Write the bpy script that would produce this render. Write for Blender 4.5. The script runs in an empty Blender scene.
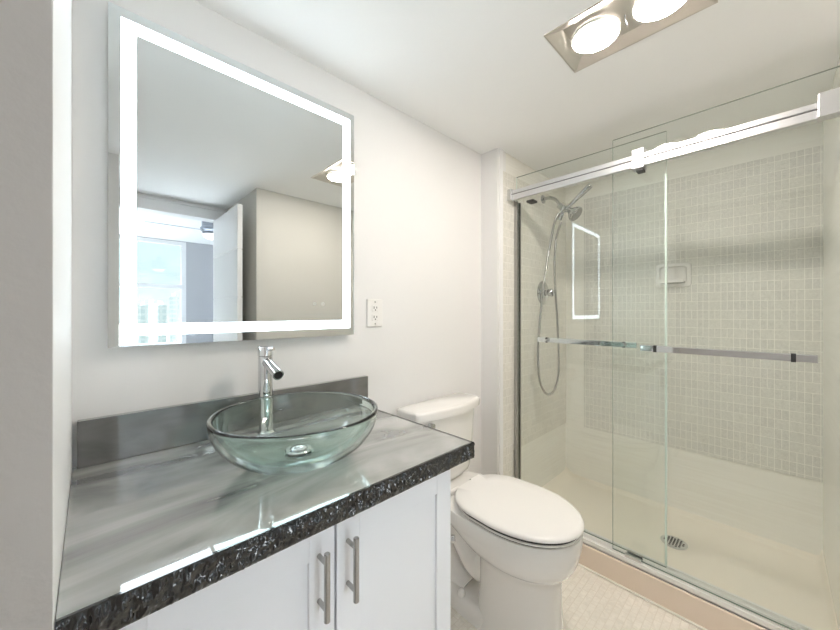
import bpy, bmesh, math, random
from mathutils import Vector, Matrix, noise
random.seed(7)
scene = bpy.context.scene
COL = scene.collection
PI = math.pi
H = 1.24                      # camera height above the bathroom floor

# ---------------------------------------------------------------- camera
THETA = math.atan2(330.0, 342.0)
cam_d = bpy.data.cameras.new('camera')
cam = bpy.data.objects.new('camera', cam_d); COL.objects.link(cam)
cam.location = (0, 0, H)
cam.rotation_euler = (PI/2, 0, -THETA)
cam_d.sensor_width = 36.0; cam_d.sensor_fit = 'HORIZONTAL'
cam_d.lens = 342.0/840.0*36.0
cam_d.shift_y = -3.0/840.0
cam_d.clip_start = 0.01; cam_d.clip_end = 2000
scene.camera = cam

# ---------------------------------------------------------------- view
scene.view_settings.view_transform = 'Standard'
scene.view_settings.look = 'None'
scene.view_settings.gamma = 1.0
scene.view_settings.use_curve_mapping = False
scene.view_settings.exposure = 1.53
scene.cycles.use_denoising = True
scene.cycles.max_bounces = 16
scene.cycles.diffuse_bounces = 8
scene.cycles.glossy_bounces = 8
scene.cycles.transmission_bounces = 12
scene.cycles.transparent_max_bounces = 24
scene.cycles.sample_clamp_indirect = 6.0
scene.cycles.blur_glossy = 0.5

LED_E = 3.5
BULB_E = 56.0
FAN_E = 2.5
SUN_E = 20.0
SKY_E = 0.56

# ---------------------------------------------------------------- node helpers
def new_mat(name):
    m = bpy.data.materials.new(name); m.use_nodes = True
    nt = m.node_tree; nt.nodes.clear()
    out = nt.nodes.new('ShaderNodeOutputMaterial')
    return m, nt, out

def principled(name, col, rough=0.5, metal=0.0, spec=0.5, coat=0.0, coat_rough=0.05, bump=None, bump_str=0.1, bump_dist=0.01):
    m, nt, out = new_mat(name)
    b = nt.nodes.new('ShaderNodeBsdfPrincipled')
    b.inputs['Base Color'].default_value = (*col, 1)
    b.inputs['Roughness'].default_value = rough
    b.inputs['Metallic'].default_value = metal
    b.inputs['Specular IOR Level'].default_value = spec
    b.inputs['Coat Weight'].default_value = coat
    b.inputs['Coat Roughness'].default_value = coat_rough
    nt.links.new(b.outputs[0], out.inputs[0])
    if bump:
        tc = nt.nodes.new('ShaderNodeTexCoord')
        n = nt.nodes.new('ShaderNodeTexNoise'); n.inputs['Scale'].default_value = bump; n.inputs['Detail'].default_value = 4
        bp = nt.nodes.new('ShaderNodeBump'); bp.inputs['Strength'].default_value = bump_str; bp.inputs['Distance'].default_value = bump_dist
        nt.links.new(tc.outputs['Object'], n.inputs['Vector']); nt.links.new(n.outputs[0], bp.inputs['Height'])
        nt.links.new(bp.outputs[0], b.inputs['Normal'])
    return m, nt, b

def P(*a, **k): return principled(*a, **k)[0]

def emis(name, col, e):
    m, nt, out = new_mat(name)
    n = nt.nodes.new('ShaderNodeEmission'); n.inputs[0].default_value = (*col, 1); n.inputs[1].default_value = e
    nt.links.new(n.outputs[0], out.inputs[0]); return m

def ramp(nt, stops):
    r = nt.nodes.new('ShaderNodeValToRGB')
    el = r.color_ramp.elements
    while len(el) < len(stops): el.new(0.5)
    for e, (p, c) in zip(el, stops):
        e.position = p; e.color = (*c, 1)
    return r

def pane_mat(name, tint, ior=1.48):
    """clear sheet glass: straight-through transmission and a mirror reflection at each face"""
    m, nt, out = new_mat(name)
    g = nt.nodes.new('ShaderNodeNewGeometry')
    mi = nt.nodes.new('ShaderNodeMix'); mi.data_type = 'FLOAT'
    mi.inputs[2].default_value = ior; mi.inputs[3].default_value = 1/ior
    nt.links.new(g.outputs['Backfacing'], mi.inputs[0])
    fr = nt.nodes.new('ShaderNodeFresnel'); nt.links.new(mi.outputs[0], fr.inputs[0])
    t = nt.nodes.new('ShaderNodeBsdfTransparent'); t.inputs[0].default_value = (*tint, 1)
    gl = nt.nodes.new('ShaderNodeBsdfGlossy'); gl.inputs['Roughness'].default_value = 0.0; gl.inputs[0].default_value = (1, 1, 1, 1)
    mx = nt.nodes.new('ShaderNodeMixShader')
    nt.links.new(fr.outputs[0], mx.inputs[0]); nt.links.new(t.outputs[0], mx.inputs[1]); nt.links.new(gl.outputs[0], mx.inputs[2])
    nt.links.new(mx.outputs[0], out.inputs[0]); return m

def tile_mat(name, plane, tw, th, col, col2, grout, rough=0.25, offset=0.0, mortar=0.0014, wav=0.5, wscale=55, split=True):
    """glazed tiles on plane 'xz', 'yz' or 'xy'; with split, about half of the tiles are divided into two narrow ones"""
    m, nt, b = principled(name, col, rough)
    L = nt.links.new
    g = nt.nodes.new('ShaderNodeNewGeometry')
    s = nt.nodes.new('ShaderNodeSeparateXYZ'); L(g.outputs['Position'], s.inputs[0])
    c = nt.nodes.new('ShaderNodeCombineXYZ')
    ax = {'x': 0, 'y': 1, 'z': 2}
    L(s.outputs[ax[plane[0]]], c.inputs[0]); L(s.outputs[ax[plane[1]]], c.inputs[1])
    def brick(width, c1, c2, mo):
        br = nt.nodes.new('ShaderNodeTexBrick'); br.offset = offset; br.squash = 1.0
        br.inputs['Scale'].default_value = 1.0
        br.inputs['Brick Width'].default_value = width; br.inputs['Row Height'].default_value = th
        br.inputs['Mortar Size'].default_value = mortar; br.inputs['Mortar Smooth'].default_value = 0.4
        br.inputs['Color1'].default_value = (*c1, 1); br.inputs['Color2'].default_value = (*c2, 1); br.inputs['Mortar'].default_value = (*mo, 1)
        L(c.outputs[0], br.inputs['Vector']); return br
    big = brick(tw, col, col2, col)
    fac = big.outputs['Fac']
    def math_(op, a, b_=None, v=None):
        q = nt.nodes.new('ShaderNodeMath'); q.operation = op; L(a, q.inputs[0])
        if b_ is not None: L(b_, q.inputs[1])
        if v is not None: q.inputs[1].default_value = v
        return q.outputs[0]
    if split:
        small = brick(tw/2, col, col2, col)
        rnd = brick(tw, (0, 0, 0), (1, 1, 1), (0, 0, 0))
        pick = math_('GREATER_THAN', rnd.outputs['Color'], v=0.38)
        fac = math_('MAXIMUM', fac, math_('MULTIPLY', small.outputs['Fac'], pick))
    n = nt.nodes.new('ShaderNodeTexNoise'); n.inputs['Scale'].default_value = wscale; n.inputs['Detail'].default_value = 3
    n.inputs['Distortion'].default_value = 1.2
    L(g.outputs['Position'], n.inputs['Vector'])
    r = ramp(nt, [(0.3, (0.88, 0.88, 0.87)), (0.65, (1.0, 1.0, 1.0))])
    L(n.outputs[0], r.inputs[0])
    mx = nt.nodes.new('ShaderNodeMix'); mx.data_type = 'RGBA'; mx.blend_type = 'MULTIPLY'; mx.inputs[0].default_value = 1.0
    L(big.outputs['Color'], mx.inputs[6]); L(r.outputs[0], mx.inputs[7])
    m2 = nt.nodes.new('ShaderNodeMix'); m2.data_type = 'RGBA'
    L(fac, m2.inputs[0]); L(mx.outputs[2], m2.inputs[6]); m2.inputs[7].default_value = (*grout, 1)
    L(m2.outputs[2], b.inputs['Base Color'])
    b1 = nt.nodes.new('ShaderNodeBump'); b1.inputs['Strength'].default_value = wav; b1.inputs['Distance'].default_value = 0.004
    L(n.outputs[0], b1.inputs['Height'])
    b2 = nt.nodes.new('ShaderNodeBump'); b2.inputs['Strength'].default_value = 0.5; b2.inputs['Distance'].default_value = 0.0015; b2.invert = True
    L(fac, b2.inputs['Height']); L(b1.outputs[0], b2.inputs['Normal'])
    L(b2.outputs[0], b.inputs['Normal'])
    return m

# ---------------------------------------------------------------- world: pale sky with clouds
w = bpy.data.worlds.new('sky'); scene.world = w; w.use_nodes = True
nt = w.node_tree; nt.nodes.clear()
wo = nt.nodes.new('ShaderNodeOutputWorld'); bg = nt.nodes.new('ShaderNodeBackground')
tc = nt.nodes.new('ShaderNodeTexCoord'); mp = nt.nodes.new('ShaderNodeMapping'); mp.inputs['Scale'].default_value = (1, 1, 3.2)
no = nt.nodes.new('ShaderNodeTexNoise'); no.inputs['Scale'].default_value = 4.2; no.inputs['Detail'].default_value = 7; no.inputs['Roughness'].default_value = 0.55
rp = ramp(nt, [(0.44, (0.72, 0.88, 0.90)), (0.60, (0.95, 0.97, 0.97))])
nt.links.new(tc.outputs['Generated'], mp.inputs[0]); nt.links.new(mp.outputs[0], no.inputs['Vector'])
nt.links.new(no.outputs[0], rp.inputs[0]); nt.links.new(rp.outputs[0], bg.inputs[0]); bg.inputs[1].default_value = SKY_E
nt.links.new(bg.outputs[0], wo.inputs[0])

# ---------------------------------------------------------------- sun through the bedroom window
sd = bpy.data.lights.new('sun', 'SUN'); sd.energy = SUN_E; sd.color = (1.0, 0.98, 0.95); sd.angle = math.radians(1.0)
so = bpy.data.objects.new('sun', sd); COL.objects.link(so)
so.rotation_euler = Vector((-0.05, 1.0, -0.80)).to_track_quat('-Z', 'Y').to_euler()

# ---------------------------------------------------------------- materials
M = {}
M['wall'] = P('white_wall_paint', (0.785, 0.78, 0.772), 0.55, bump=90, bump_str=0.05, bump_dist=0.004)
M['ceil'] = P('white_ceiling_paint', (0.93, 0.93, 0.925), 0.7, bump=60, bump_str=0.05, bump_dist=0.004)
M['shaded_wall'] = P('shaded_wall_paint', (0.56, 0.54, 0.525), 0.75, bump=70, bump_str=0.12, bump_dist=0.006)  # wall paint greyed so the unlit face carries its shade as colour
M['rear'] = P('warm_light_wall_paint', (0.62, 0.605, 0.56), 0.6, bump=90, bump_str=0.05, bump_dist=0.004)  # white wall with the warm lamp light put into its tint
M['bed_wall'] = P('bedroom_wall_paint', (0.50, 0.50, 0.52), 0.7)
M['bed_floor'] = P('bedroom_floor', (0.63, 0.68, 0.75), 0.4)
M['trim'] = P('white_trim_paint', (0.84, 0.84, 0.845), 0.35)
M['cabinet'] = P('white_cabinet_lacquer', (0.88, 0.90, 0.945), 0.3)
M['recess'] = P('dark_gap', (0.10, 0.11, 0.13), 0.6)
M['chrome'] = P('polished_chrome', (0.70, 0.71, 0.72), 0.05, metal=1.0)
M['nickel'] = P('brushed_nickel', (0.46, 0.455, 0.45), 0.25, metal=1.0)
M['alu'] = P('bright_satin_aluminium', (0.72, 0.72, 0.735), 0.33, metal=1.0)
M['shchrome'] = P('shower_chrome', (0.56, 0.57, 0.58), 0.08, metal=1.0)
M['groove'] = P('dark_groove', (0.16, 0.16, 0.17), 0.5)
M['darkchrome'] = P('dark_rubber_and_shade', (0.03, 0.03, 0.03), 0.5)  # dark fittings, and the shade laid into the toilet seat gaps
M['porcelain'] = P('white_porcelain', (0.84, 0.825, 0.80), 0.12, coat=0.5)
M['seat'] = P('white_seat_plastic', (0.85, 0.835, 0.81), 0.2)
M['mirror'] = P('mirror_silver', (0.71, 0.735, 0.735), 0.0, metal=1.0)
M['mirror_edge'] = P('mirror_edge', (0.75, 0.80, 0.80), 0.2)
M['led'] = emis('led_band', (0.80, 0.93, 1.0), LED_E)
M['bulb'] = emis('warm_bulb', (1.0, 0.912, 0.825), BULB_E)
M['fan_glow'] = emis('fan_glow', (0.92, 0.96, 1.0), FAN_E)
M['fixture'] = P('satin_fixture_metal', (0.66, 0.62, 0.58), 0.3, metal=1.0)
M['fan_metal'] = P('grey_fan_metal', (0.30, 0.32, 0.36), 0.3, metal=0.8)
M['fan_blade'] = P('grey_fan_blade', (0.55, 0.57, 0.62), 0.4)
M['plastic'] = P('white_outlet_plastic', (0.80, 0.79, 0.77), 0.3)
M['slot'] = P('dark_slot', (0.03, 0.03, 0.03), 0.6)
M['glass'] = pane_mat('shower_glass', (0.981, 0.994, 0.988))
M['winglass'] = pane_mat('window_glass', (0.97, 0.99, 0.99))
M['glass_edge'] = P('glass_edge', (0.20, 0.26, 0.23), 0.15)
M['glass_edge_light'] = P('polished_glass_edge', (0.74, 0.84, 0.79), 0.15)
M['mosaic_yz'] = tile_mat('pearl_mosaic_back', 'yz', 0.0510, 0.0500, (0.80, 0.79, 0.74), (0.74, 0.73, 0.69), (0.95, 0.93, 0.87), rough=0.16, offset=0.0, wav=0.7, wscale=85)
M['mosaic_xz'] = tile_mat('pearl_mosaic_end', 'xz', 0.0510, 0.0475, (0.85, 0.83, 0.77), (0.79, 0.775, 0.72), (0.96, 0.94, 0.89), rough=0.16, offset=0.5, wav=0.5, wscale=85)
M['floor'] = tile_mat('small_cream_floor_mosaic', 'xy', 0.052, 0.026, (0.93, 0.89, 0.82), (0.88, 0.84, 0.77), (0.80, 0.75, 0.67), rough=0.3, offset=0.5, wav=0.25, wscale=45, mortar=0.0018, split=False)
M['pan'] = P('cream_shower_pan', (0.92, 0.865, 0.775), 0.45, spec=0.2)
M['track'] = P('white_track', (0.86, 0.85, 0.83), 0.3)
M['clamp'] = P('grey_clamp_metal', (0.58, 0.58, 0.61), 0.35, metal=1.0)
M['highlight'] = P('pale_green_highlight', (0.72, 0.83, 0.78), 0.2)
M['curb'] = P('tan_stone_curb', (0.84, 0.72, 0.61), 0.28)
M['caulk'] = P('white_caulk', (0.86, 0.84, 0.78), 0.5)

def smooth_tile(name, plane):
    m, nt, b = principled(name, (0.8, 0.8, 0.74), 0.18)
    g = nt.nodes.new('ShaderNodeNewGeometry'); mp = nt.nodes.new('ShaderNodeMapping')
    mp.inputs['Scale'].default_value = (2.0, 2.0, 90.0)
    nt.links.new(g.outputs['Position'], mp.inputs[0])
    n = nt.nodes.new('ShaderNodeTexNoise'); n.inputs['Scale'].default_value = 1.0; n.inputs['Detail'].default_value = 5
    nt.links.new(mp.outputs[0], n.inputs['Vector'])
    r = ramp(nt, [(0.35, (0.87, 0.855, 0.80)), (0.6, (0.91, 0.90, 0.85))])
    nt.links.new(n.outputs[0], r.inputs[0]); nt.links.new(r.outputs[0], b.inputs['Base Color'])
    bp = nt.nodes.new('ShaderNodeBump'); bp.inputs['Strength'].default_value = 0.12; bp.inputs['Distance'].default_value = 0.002
    nt.links.new(n.outputs[0], bp.inputs['Height']); nt.links.new(bp.outputs[0], b.inputs['Normal'])
    return m
M['smooth'] = smooth_tile('smooth_cream_tile', 'yz')

def resin(name, seed, dark=0.0, lo=0.09):
    m, nt, b = principled(name, (0.2, 0.2, 0.2), 0.05, coat=1.0, coat_rough=0.02, spec=0.6)
    b.inputs['Coat IOR'].default_value = 1.85
    g = nt.nodes.new('ShaderNodeNewGeometry'); mp = nt.nodes.new('ShaderNodeMapping')
    mp.inputs['Location'].default_value = (seed, seed*0.7, 0); mp.inputs['Rotation'].default_value = (0, 0, 0.35)
    mp.inputs['Scale'].default_value = (1.5, 4.2, 4.2)
    nt.links.new(g.outputs['Position'], mp.inputs[0])
    n = nt.nodes.new('ShaderNodeTexNoise'); n.inputs['Scale'].default_value = 1.5; n.inputs['Detail'].default_value = 7
    n.inputs['Roughness'].default_value = 0.5; n.inputs['Distortion'].default_value = 1.3
    nt.links.new(mp.outputs[0], n.inputs['Vector'])
    k = 1.0 - dark
    r = ramp(nt, [(0.30, (lo, lo, lo*1.05)), (0.44, (0.22*k, 0.224*k, 0.218*k)), (0.58, (0.33*k, 0.335*k, 0.32*k)), (0.76, (0.46*k, 0.46*k, 0.44*k))])
    nt.links.new(n.outputs[0], r.inputs[0]); nt.links.new(r.outputs[0], b.inputs['Base Color'])
    n2 = nt.nodes.new('ShaderNodeTexNoise'); n2.inputs['Scale'].default_value = 9; n2.inputs['Detail'].default_value = 1
    nt.links.new(g.outputs['Position'], n2.inputs['Vector'])
    bp = nt.nodes.new('ShaderNodeBump'); bp.inputs['Strength'].default_value = 0.03; bp.inputs['Distance'].default_value = 0.004
    nt.links.new(n2.outputs[0], bp.inputs['Height'])
    nt.links.new(bp.outputs[0], b.inputs['Normal']); nt.links.new(bp.outputs[0], b.inputs['Coat Normal'])
    return m
M['resin'] = resin('grey_swirled_resin', 3.1)
M['resin_splash'] = resin('dark_swirled_resin', 8.4, 0.62, 0.008)
M['chipped'] = P('black_chipped_resin', (0.004, 0.004, 0.005), 0.06, coat=0.5, spec=0.6)

def bowl_glass():
    m, nt, out = new_mat('clear_green_glass')
    b = nt.nodes.new('ShaderNodeBsdfPrincipled')
    b.inputs['Base Color'].default_value = (0.86, 0.965, 0.935, 1)
    b.inputs['Roughness'].default_value = 0.0; b.inputs['IOR'].default_value = 1.48
    b.inputs['Transmission Weight'].default_value = 1.0
    nt.links.new(b.outputs[0], out.inputs[0]); return m
M['bowl'] = bowl_glass()

# ---------------------------------------------------------------- mesh helpers
class MB:
    def __init__(s): s.bm = bmesh.new()
    def box(s, x0, x1, y0, y1, z0, z1, bevel=0.0, seg=2, mat=0):
        r = bmesh.ops.create_cube(s.bm, size=1.0)
        vs = r['verts']
        for v in vs:
            v.co = Vector(((x0+x1)/2 + v.co.x*(x1-x0), (y0+y1)/2 + v.co.y*(y1-y0), (z0+z1)/2 + v.co.z*(z1-z0)))
        if bevel:
            es = list({e for v in vs for e in v.link_edges})
            bmesh.ops.bevel(s.bm, geom=es, offset=bevel, segments=seg, affect='EDGES', profile=0.5)
        return s
    def cyl(s, p0, p1, r0, r1=None, n=24, cap=True):
        p0, p1 = Vector(p0), Vector(p1); r1 = r0 if r1 is None else r1
        d = (p1-p0); q = d.to_track_quat('Z', 'Y')
        a = [s.bm.verts.new(p0 + q @ Vector((r0*math.cos(2*PI*i/n), r0*math.sin(2*PI*i/n), 0))) for i in range(n)]
        b = [s.bm.verts.new(p1 + q @ Vector((r1*math.cos(2*PI*i/n), r1*math.sin(2*PI*i/n), 0))) for i in range(n)]
        for i in range(n):
            j = (i+1) % n; s.bm.faces.new((a[i], a[j], b[j], b[i]))
        if cap:
            s.bm.faces.new(a[::-1]); s.bm.faces.new(b)
        return s
    def lathe(s, prof, origin=(0, 0, 0), axis=(0, 0, 1), n=48, close=False):
        """prof: list of (r, h) ; axis direction"""
        o = Vector(origin); q = Vector(axis).to_track_quat('Z', 'Y')
        rings = []
        for r, h in prof:
            if r < 1e-6:
                rings.append([s.bm.verts.new(o + q @ Vector((0, 0, h)))])
            else:
                rings.append([s.bm.verts.new(o + q @ Vector((r*math.cos(2*PI*i/n), r*math.sin(2*PI*i/n), h))) for i in range(n)])
        pairs = list(zip(rings, rings[1:]))
        if close: pairs.append((rings[-1], rings[0]))
        for a, b in pairs:
            for i in range(n):
                j = (i+1) % n
                if len(a) == 1 and len(b) == 1: continue
                if len(a) == 1: s.bm.faces.new((a[0], b[j], b[i]))
                elif len(b) == 1: s.bm.faces.new((a[i], a[j], b[0]))
                else: s.bm.faces.new((a[i], a[j], b[j], b[i]))
        return s
    def tube(s, pts, r, n=12, closed=False):
        pts = [Vector(p) for p in pts]; N = len(pts)
        up = None; rings = []
        for k, p in enumerate(pts):
            if closed: d = pts[(k+1) % N] - pts[k-1]
            else: d = pts[min(k+1, N-1)] - pts[max(k-1, 0)]
            d.normalize()
            if up is None:
                up = Vector((0, 0, 1)) if abs(d.z) < 0.9 else Vector((1, 0, 0))
            up = (up - d*up.dot(d)).normalized(); sd_ = d.cross(up)
            rr = r[k] if isinstance(r, (list, tuple)) else r
            rings.append([s.bm.verts.new(p + up*rr*math.cos(2*PI*i/n) + sd_*rr*math.sin(2*PI*i/n)) for i in range(n)])
        for k in range(N if closed else N-1):
            a, b = rings[k], rings[(k+1) % N]
            for i in range(n):
                j = (i+1) % n; s.bm.faces.new((a[i], a[j], b[j], b[i]))
        if not closed:
            s.bm.faces.new(rings[0][::-1]); s.bm.faces.new(rings[-1])
        return s
    def loft(s, rings, cap0=True, cap1=True):
        vr = [[s.bm.verts.new(Vector(p)) for p in ring] for ring in rings]
        n = len(vr[0])
        for a, b in zip(vr, vr[1:]):
            for i in range(n):
                j = (i+1) % n; s.bm.faces.new((a[i], a[j], b[j], b[i]))
        if cap0: s.bm.faces.new(vr[0][::-1])
        if cap1: s.bm.faces.new(vr[-1])
        return s
    def quad(s, *p):
        s.bm.faces.new([s.bm.verts.new(Vector(q)) for q in p]); return s
    def grid(s, fn, nu, nv):
        vs = [[s.bm.verts.new(Vector(fn(i/nu, j/nv))) for j in range(nv+1)] for i in range(nu+1)]
        for i in range(nu):
            for j in range(nv):
                s.bm.faces.new((vs[i][j], vs[i+1][j], vs[i+1][j+1], vs[i][j+1]))
        return s

def wloc(o):
    v = Vector((0, 0, 0))
    while o is not None: v = v + o.location; o = o.parent
    return v

def obj(name, mb, mat, parent=None, smooth=False, edge_mat=None, edge_axis=None, angle=40, fix=True):
    bm = mb.bm
    if fix: bmesh.ops.recalc_face_normals(bm, faces=bm.faces)
    off = wloc(parent) if parent is not None else Vector((0, 0, 0))
    for v in bm.verts: v.co -= off
    me = bpy.data.meshes.new(name); 
    len_edge = len(edge_mat) if isinstance(edge_mat, (list, tuple)) else 1
    if edge_mat is not None:
        bm.normal_update()
        for f in bm.faces:
            if abs(f.normal[edge_axis]) < 0.9: f.material_index = 2 if (len_edge > 1 and abs(f.normal[2]) > 0.9) else 1
    bm.to_mesh(me); bm.free()
    me.materials.append(mat)
    if edge_mat is not None:
        for em in (edge_mat if len_edge > 1 else [edge_mat]): me.materials.append(em)
    if smooth:
        me.polygons.foreach_set('use_smooth', [True]*len(me.polygons))
        try: me.set_sharp_from_angle(angle=math.radians(angle))
        except Exception: pass
    o = bpy.data.objects.new(name, me); COL.objects.link(o)
    if parent is not None: o.parent = parent
    return o

def tag(o, label, cat, group=None, kind=None):
    if label: o['label'] = label
    if cat: o['category'] = cat
    if group: o['group'] = group
    if kind: o['kind'] = kind
    return o

def thing(name, label, cat, loc=(0, 0, 0), group=None, kind=None):
    o = bpy.data.objects.new(name, None); COL.objects.link(o); o.location = loc
    o.empty_display_size = 0.05
    return tag(o, label, cat, group, kind)

def struct(name, mb, mat, label=None, cat=None, **k):
    o = obj(name, mb, mat, **k); o['kind'] = 'structure'
    if label: o['label'] = label
    if cat: o['category'] = cat
    return o

def copy_tree(o, parent=None):
    c = o.copy(); COL.objects.link(c); c.parent = parent
    for ch in [x for x in bpy.data.objects if x.parent == o]: copy_tree(ch, c)
    return c

# ================================================================ ROOM SHELL
YM = 1.17       # mirror wall
YE = 1.06       # shower end wall
CE = H+0.905    # ceiling
XB = 2.50       # shower back wall
XL = -0.031     # alcove side wall
YN = -0.16      # near shower wall
YR = -0.34      # wall behind the camera
YD = -1.065     # door wall
XC = 0.873      # corner of hall
XH = 0.12       # hall left
XJ = 1.617      # jog in mirror wall
YB = -4.82      # bedroom window wall
BZ = H+1.22     # bedroom ceiling

struct('wall_mirror_side', MB().box(-0.30, XJ, YM, YM+0.12, 0, CE+0.05), M['wall'], 'white painted wall behind the vanity and toilet', 'wall')
# end of the left wall (corner facing the camera) with a slightly ragged paint line
mb = MB().box(XL-0.012, XL, 0.585, YM, 0, CE+0.05)
struct('wall_left_alcove', mb, M['wall'], 'narrow white side wall of the vanity alcove', 'wall')
struct('wall_left_end', MB().box(-0.30, XL-0.012, 0.583, YM, 0, CE+0.05), M['shaded_wall'], 'shade-toned wall end nearest the camera, left of the vanity', 'wall')
pts = []
mbp = MB()
N = 60
edge = []
for k in range(N+1):
    z = CE*k/N
    edge.append((XL-0.0005 - 0.0012*abs(noise.noise(Vector((0, 0, z*9)))), 0.5835, z))
mbp.loft([[(x-0.012, 0.5828, z), (x, 0.5828, z), (x, 0.586, z), (x-0.012, 0.586, z)] for x, y, z in edge])
struct('trim_corner', mbp, M['shaded_wall'], 'uneven painted edge of the shade-toned wall end', 'trim')
struct('wall_left', MB().box(-0.42, -0.30, YR, YM+0.12, 0, CE+0.05), M['shaded_wall'], 'wall left of the camera', 'wall')
struct('wall_rear_left', MB().box(-0.42, XH, YD, YR, 0, CE+0.05), M['wall'], 'wall behind the camera, seen in the mirror', 'wall')
struct('wall_rear_right', MB().box(XC, 1.70, YD-0.1, YR, 0, CE+0.05), M['rear'], 'wall tinted by warm light opposite the mirror beside the open door', 'wall')
# door wall header and jambs
DT = H+0.788
mb = MB().box(-0.42, XH+0.03, YD-0.1, YD, 0, CE+0.05)
mb.box(0.80, XC, YD-0.1, YD, 0, CE+0.05); mb.box(XH+0.03, 0.80, YD-0.1, YD, DT, CE+0.05)
struct('wall_door_side', mb, M['wall'], 'wall with the bedroom doorway', 'wall')
mb = MB().box(XH, XC, YD, YD+0.015, DT, DT+0.08, 0.003); mb.box(0.80, XC, YD, YD+0.015, 0, DT, 0.003)
mb.box(XH, XC, YD, YD+0.022, DT+0.08, DT+0.095, 0.003)
struct('trim_door', mb, M['trim'], 'white casing over the bedroom doorway', 'trim')

# jog, trim and shower end wall
struct('wall_jog', MB().box(XJ, 1.70, YE, YM+0.12, 0, CE+0.05), M['wall'], 'short white wall return beside the shower', 'wall')
struct('wall_shower_end', MB().box(1.70, XB+0.12, YE, YM+0.12, 0, CE+0.05), M['smooth'], 'shower end wall carrying the shower head', 'wall')
struct('wall_shower_back', MB().box(XB, XB+0.12, YN-0.12, YE, 0, CE+0.05), M['smooth'], 'long back wall of the shower with soap dish', 'wall')
struct('wall_shower_near', MB().box(1.70, XB, YN-0.12, YN, 0, CE+0.05), M['smooth'], 'near end wall of the shower at the right edge', 'wall')
mz0, mz1 = H-0.807, H+0.79
struct('wall_mosaic_back', MB().box(XB-0.006, XB, YN, 0.928, mz0, mz1), M['mosaic_yz'], 'pearly square mosaic field on the shower back wall', 'tiled wall')
mb = MB().box(1.76, XB-0.001, YE-0.006, YE, mz0, mz1); mb.box(1.662, 1.76, YE-0.006, YE, 0.11, mz1)
struct('wall_mosaic_end', mb, M['mosaic_xz'], 'pearly mosaic on the wall around the shower valve', 'tiled wall')
struct('trim_tile_edge', MB().box(1.628, 1.662, YE-0.008, YE, 0.0, CE, 0.002), M['trim'], 'white strip between painted wall and tile', 'trim')

# ceiling with the opening for the recessed lamp
FX0, FX1, FY0, FY1 = 1.072, 1.313, 0.118, 0.520
mb = MB()
x0, x1, y0, y1 = -0.42, XB+0.12, YD-0.1, YM+0.12
mb.box(x0, FX0, y0, y1, CE, CE+0.06); mb.box(FX1, x1, y0, y1, CE, CE+0.06)
mb.box(FX0, FX1, y0, FY0, CE, CE+0.06); mb.box(FX0, FX1, FY1, y1, CE, CE+0.06)
struct('ceiling', mb, M['ceil'], 'white bathroom ceiling', 'ceiling')
struct('floor_under_shower', MB().box(1.725, XB+0.12, YN-0.12, YM+0.12, -0.05, 0), M['pan'], 'base under the shower pan', 'floor')
struct('floor', MB().box(-0.42, 1.725, YD, YM+0.12, -0.05, 0), M['floor'], 'small cream mosaic tile floor', 'floor')

# bedroom beyond the doorway
bx0, bx1 = -1.6, 2.4
struct('floor_bedroom', MB().box(bx0, bx1, YB, YD, -0.06, -0.004), M['bed_floor'], 'bedroom floor beyond the doorway', 'floor')
struct('ceiling_bedroom', MB().box(bx0, bx1, YB-0.15, YD-0.1, BZ, BZ+0.06), M['ceil'], 'bedroom ceiling', 'ceiling')
mb = MB().box(bx0, -0.42, YD-0.1, YD, 0, BZ); mb.box(1.70, bx1, YD-0.1, YD, 0, BZ)
mb.box(-0.42, 1.70, YD-0.1, YD, CE+0.05, BZ)
struct('wall_bedroom_front', mb, M['bed_wall'])
struct('wall_bedroom_left', MB().box(bx0-0.1, bx0, YB, YD, 0, BZ), M['bed_wall'])
struct('wall_bedroom_right', MB().box(bx1, bx1+0.1, YB, YD, 0, BZ), M['bed_wall'])
wx0, wx1, wz0, wz1 = -1.25, 1.20, 0.66, H+1.205
mb = MB().box(bx0, wx0, YB-0.15, YB, 0, BZ); mb.box(wx1, bx1, YB-0.15, YB, 0, BZ)
mb.box(wx0, wx1, YB-0.15, YB, wz1, BZ); mb.box(wx0, wx1, YB-0.15, YB, 0, wz0)
struct('wall_bedroom_window_side', mb, M['bed_wall'], 'grey bedroom wall around the window', 'wall')
win = thing('window_1', 'bedroom window with white frame seen in the mirror', 'window', (wx1, YB, wz0), kind='structure')
mb = MB()
for a, b in ((wx0, wx0+0.07), (-0.06, 0.0), (wx1-0.065, wx1)): mb.box(a, b, YB-0.06, YB+0.012, wz0, wz1)
for a, b in ((wz1-0.06, wz1), (wz0, wz0+0.06), (H+0.400, H+0.470)):
    mb.box(wx0+0.07, -0.06, YB-0.06, YB+0.012, a, b); mb.box(0.0, wx1-0.065, YB-0.06, YB+0.012, a, b)
obj('window_frame', mb, M['trim'], win)
obj('window_pane', MB().box(wx0+0.02, wx1-0.02, YB-0.03, YB-0.024, wz0+0.01, wz1-0.01), M['winglass'], win)
obj('window_sill', MB().box(wx0-0.03, wx1+0.03, YB+0.001, YB+0.06, wz0-0.03, wz0), M['trim'], win)

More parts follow.
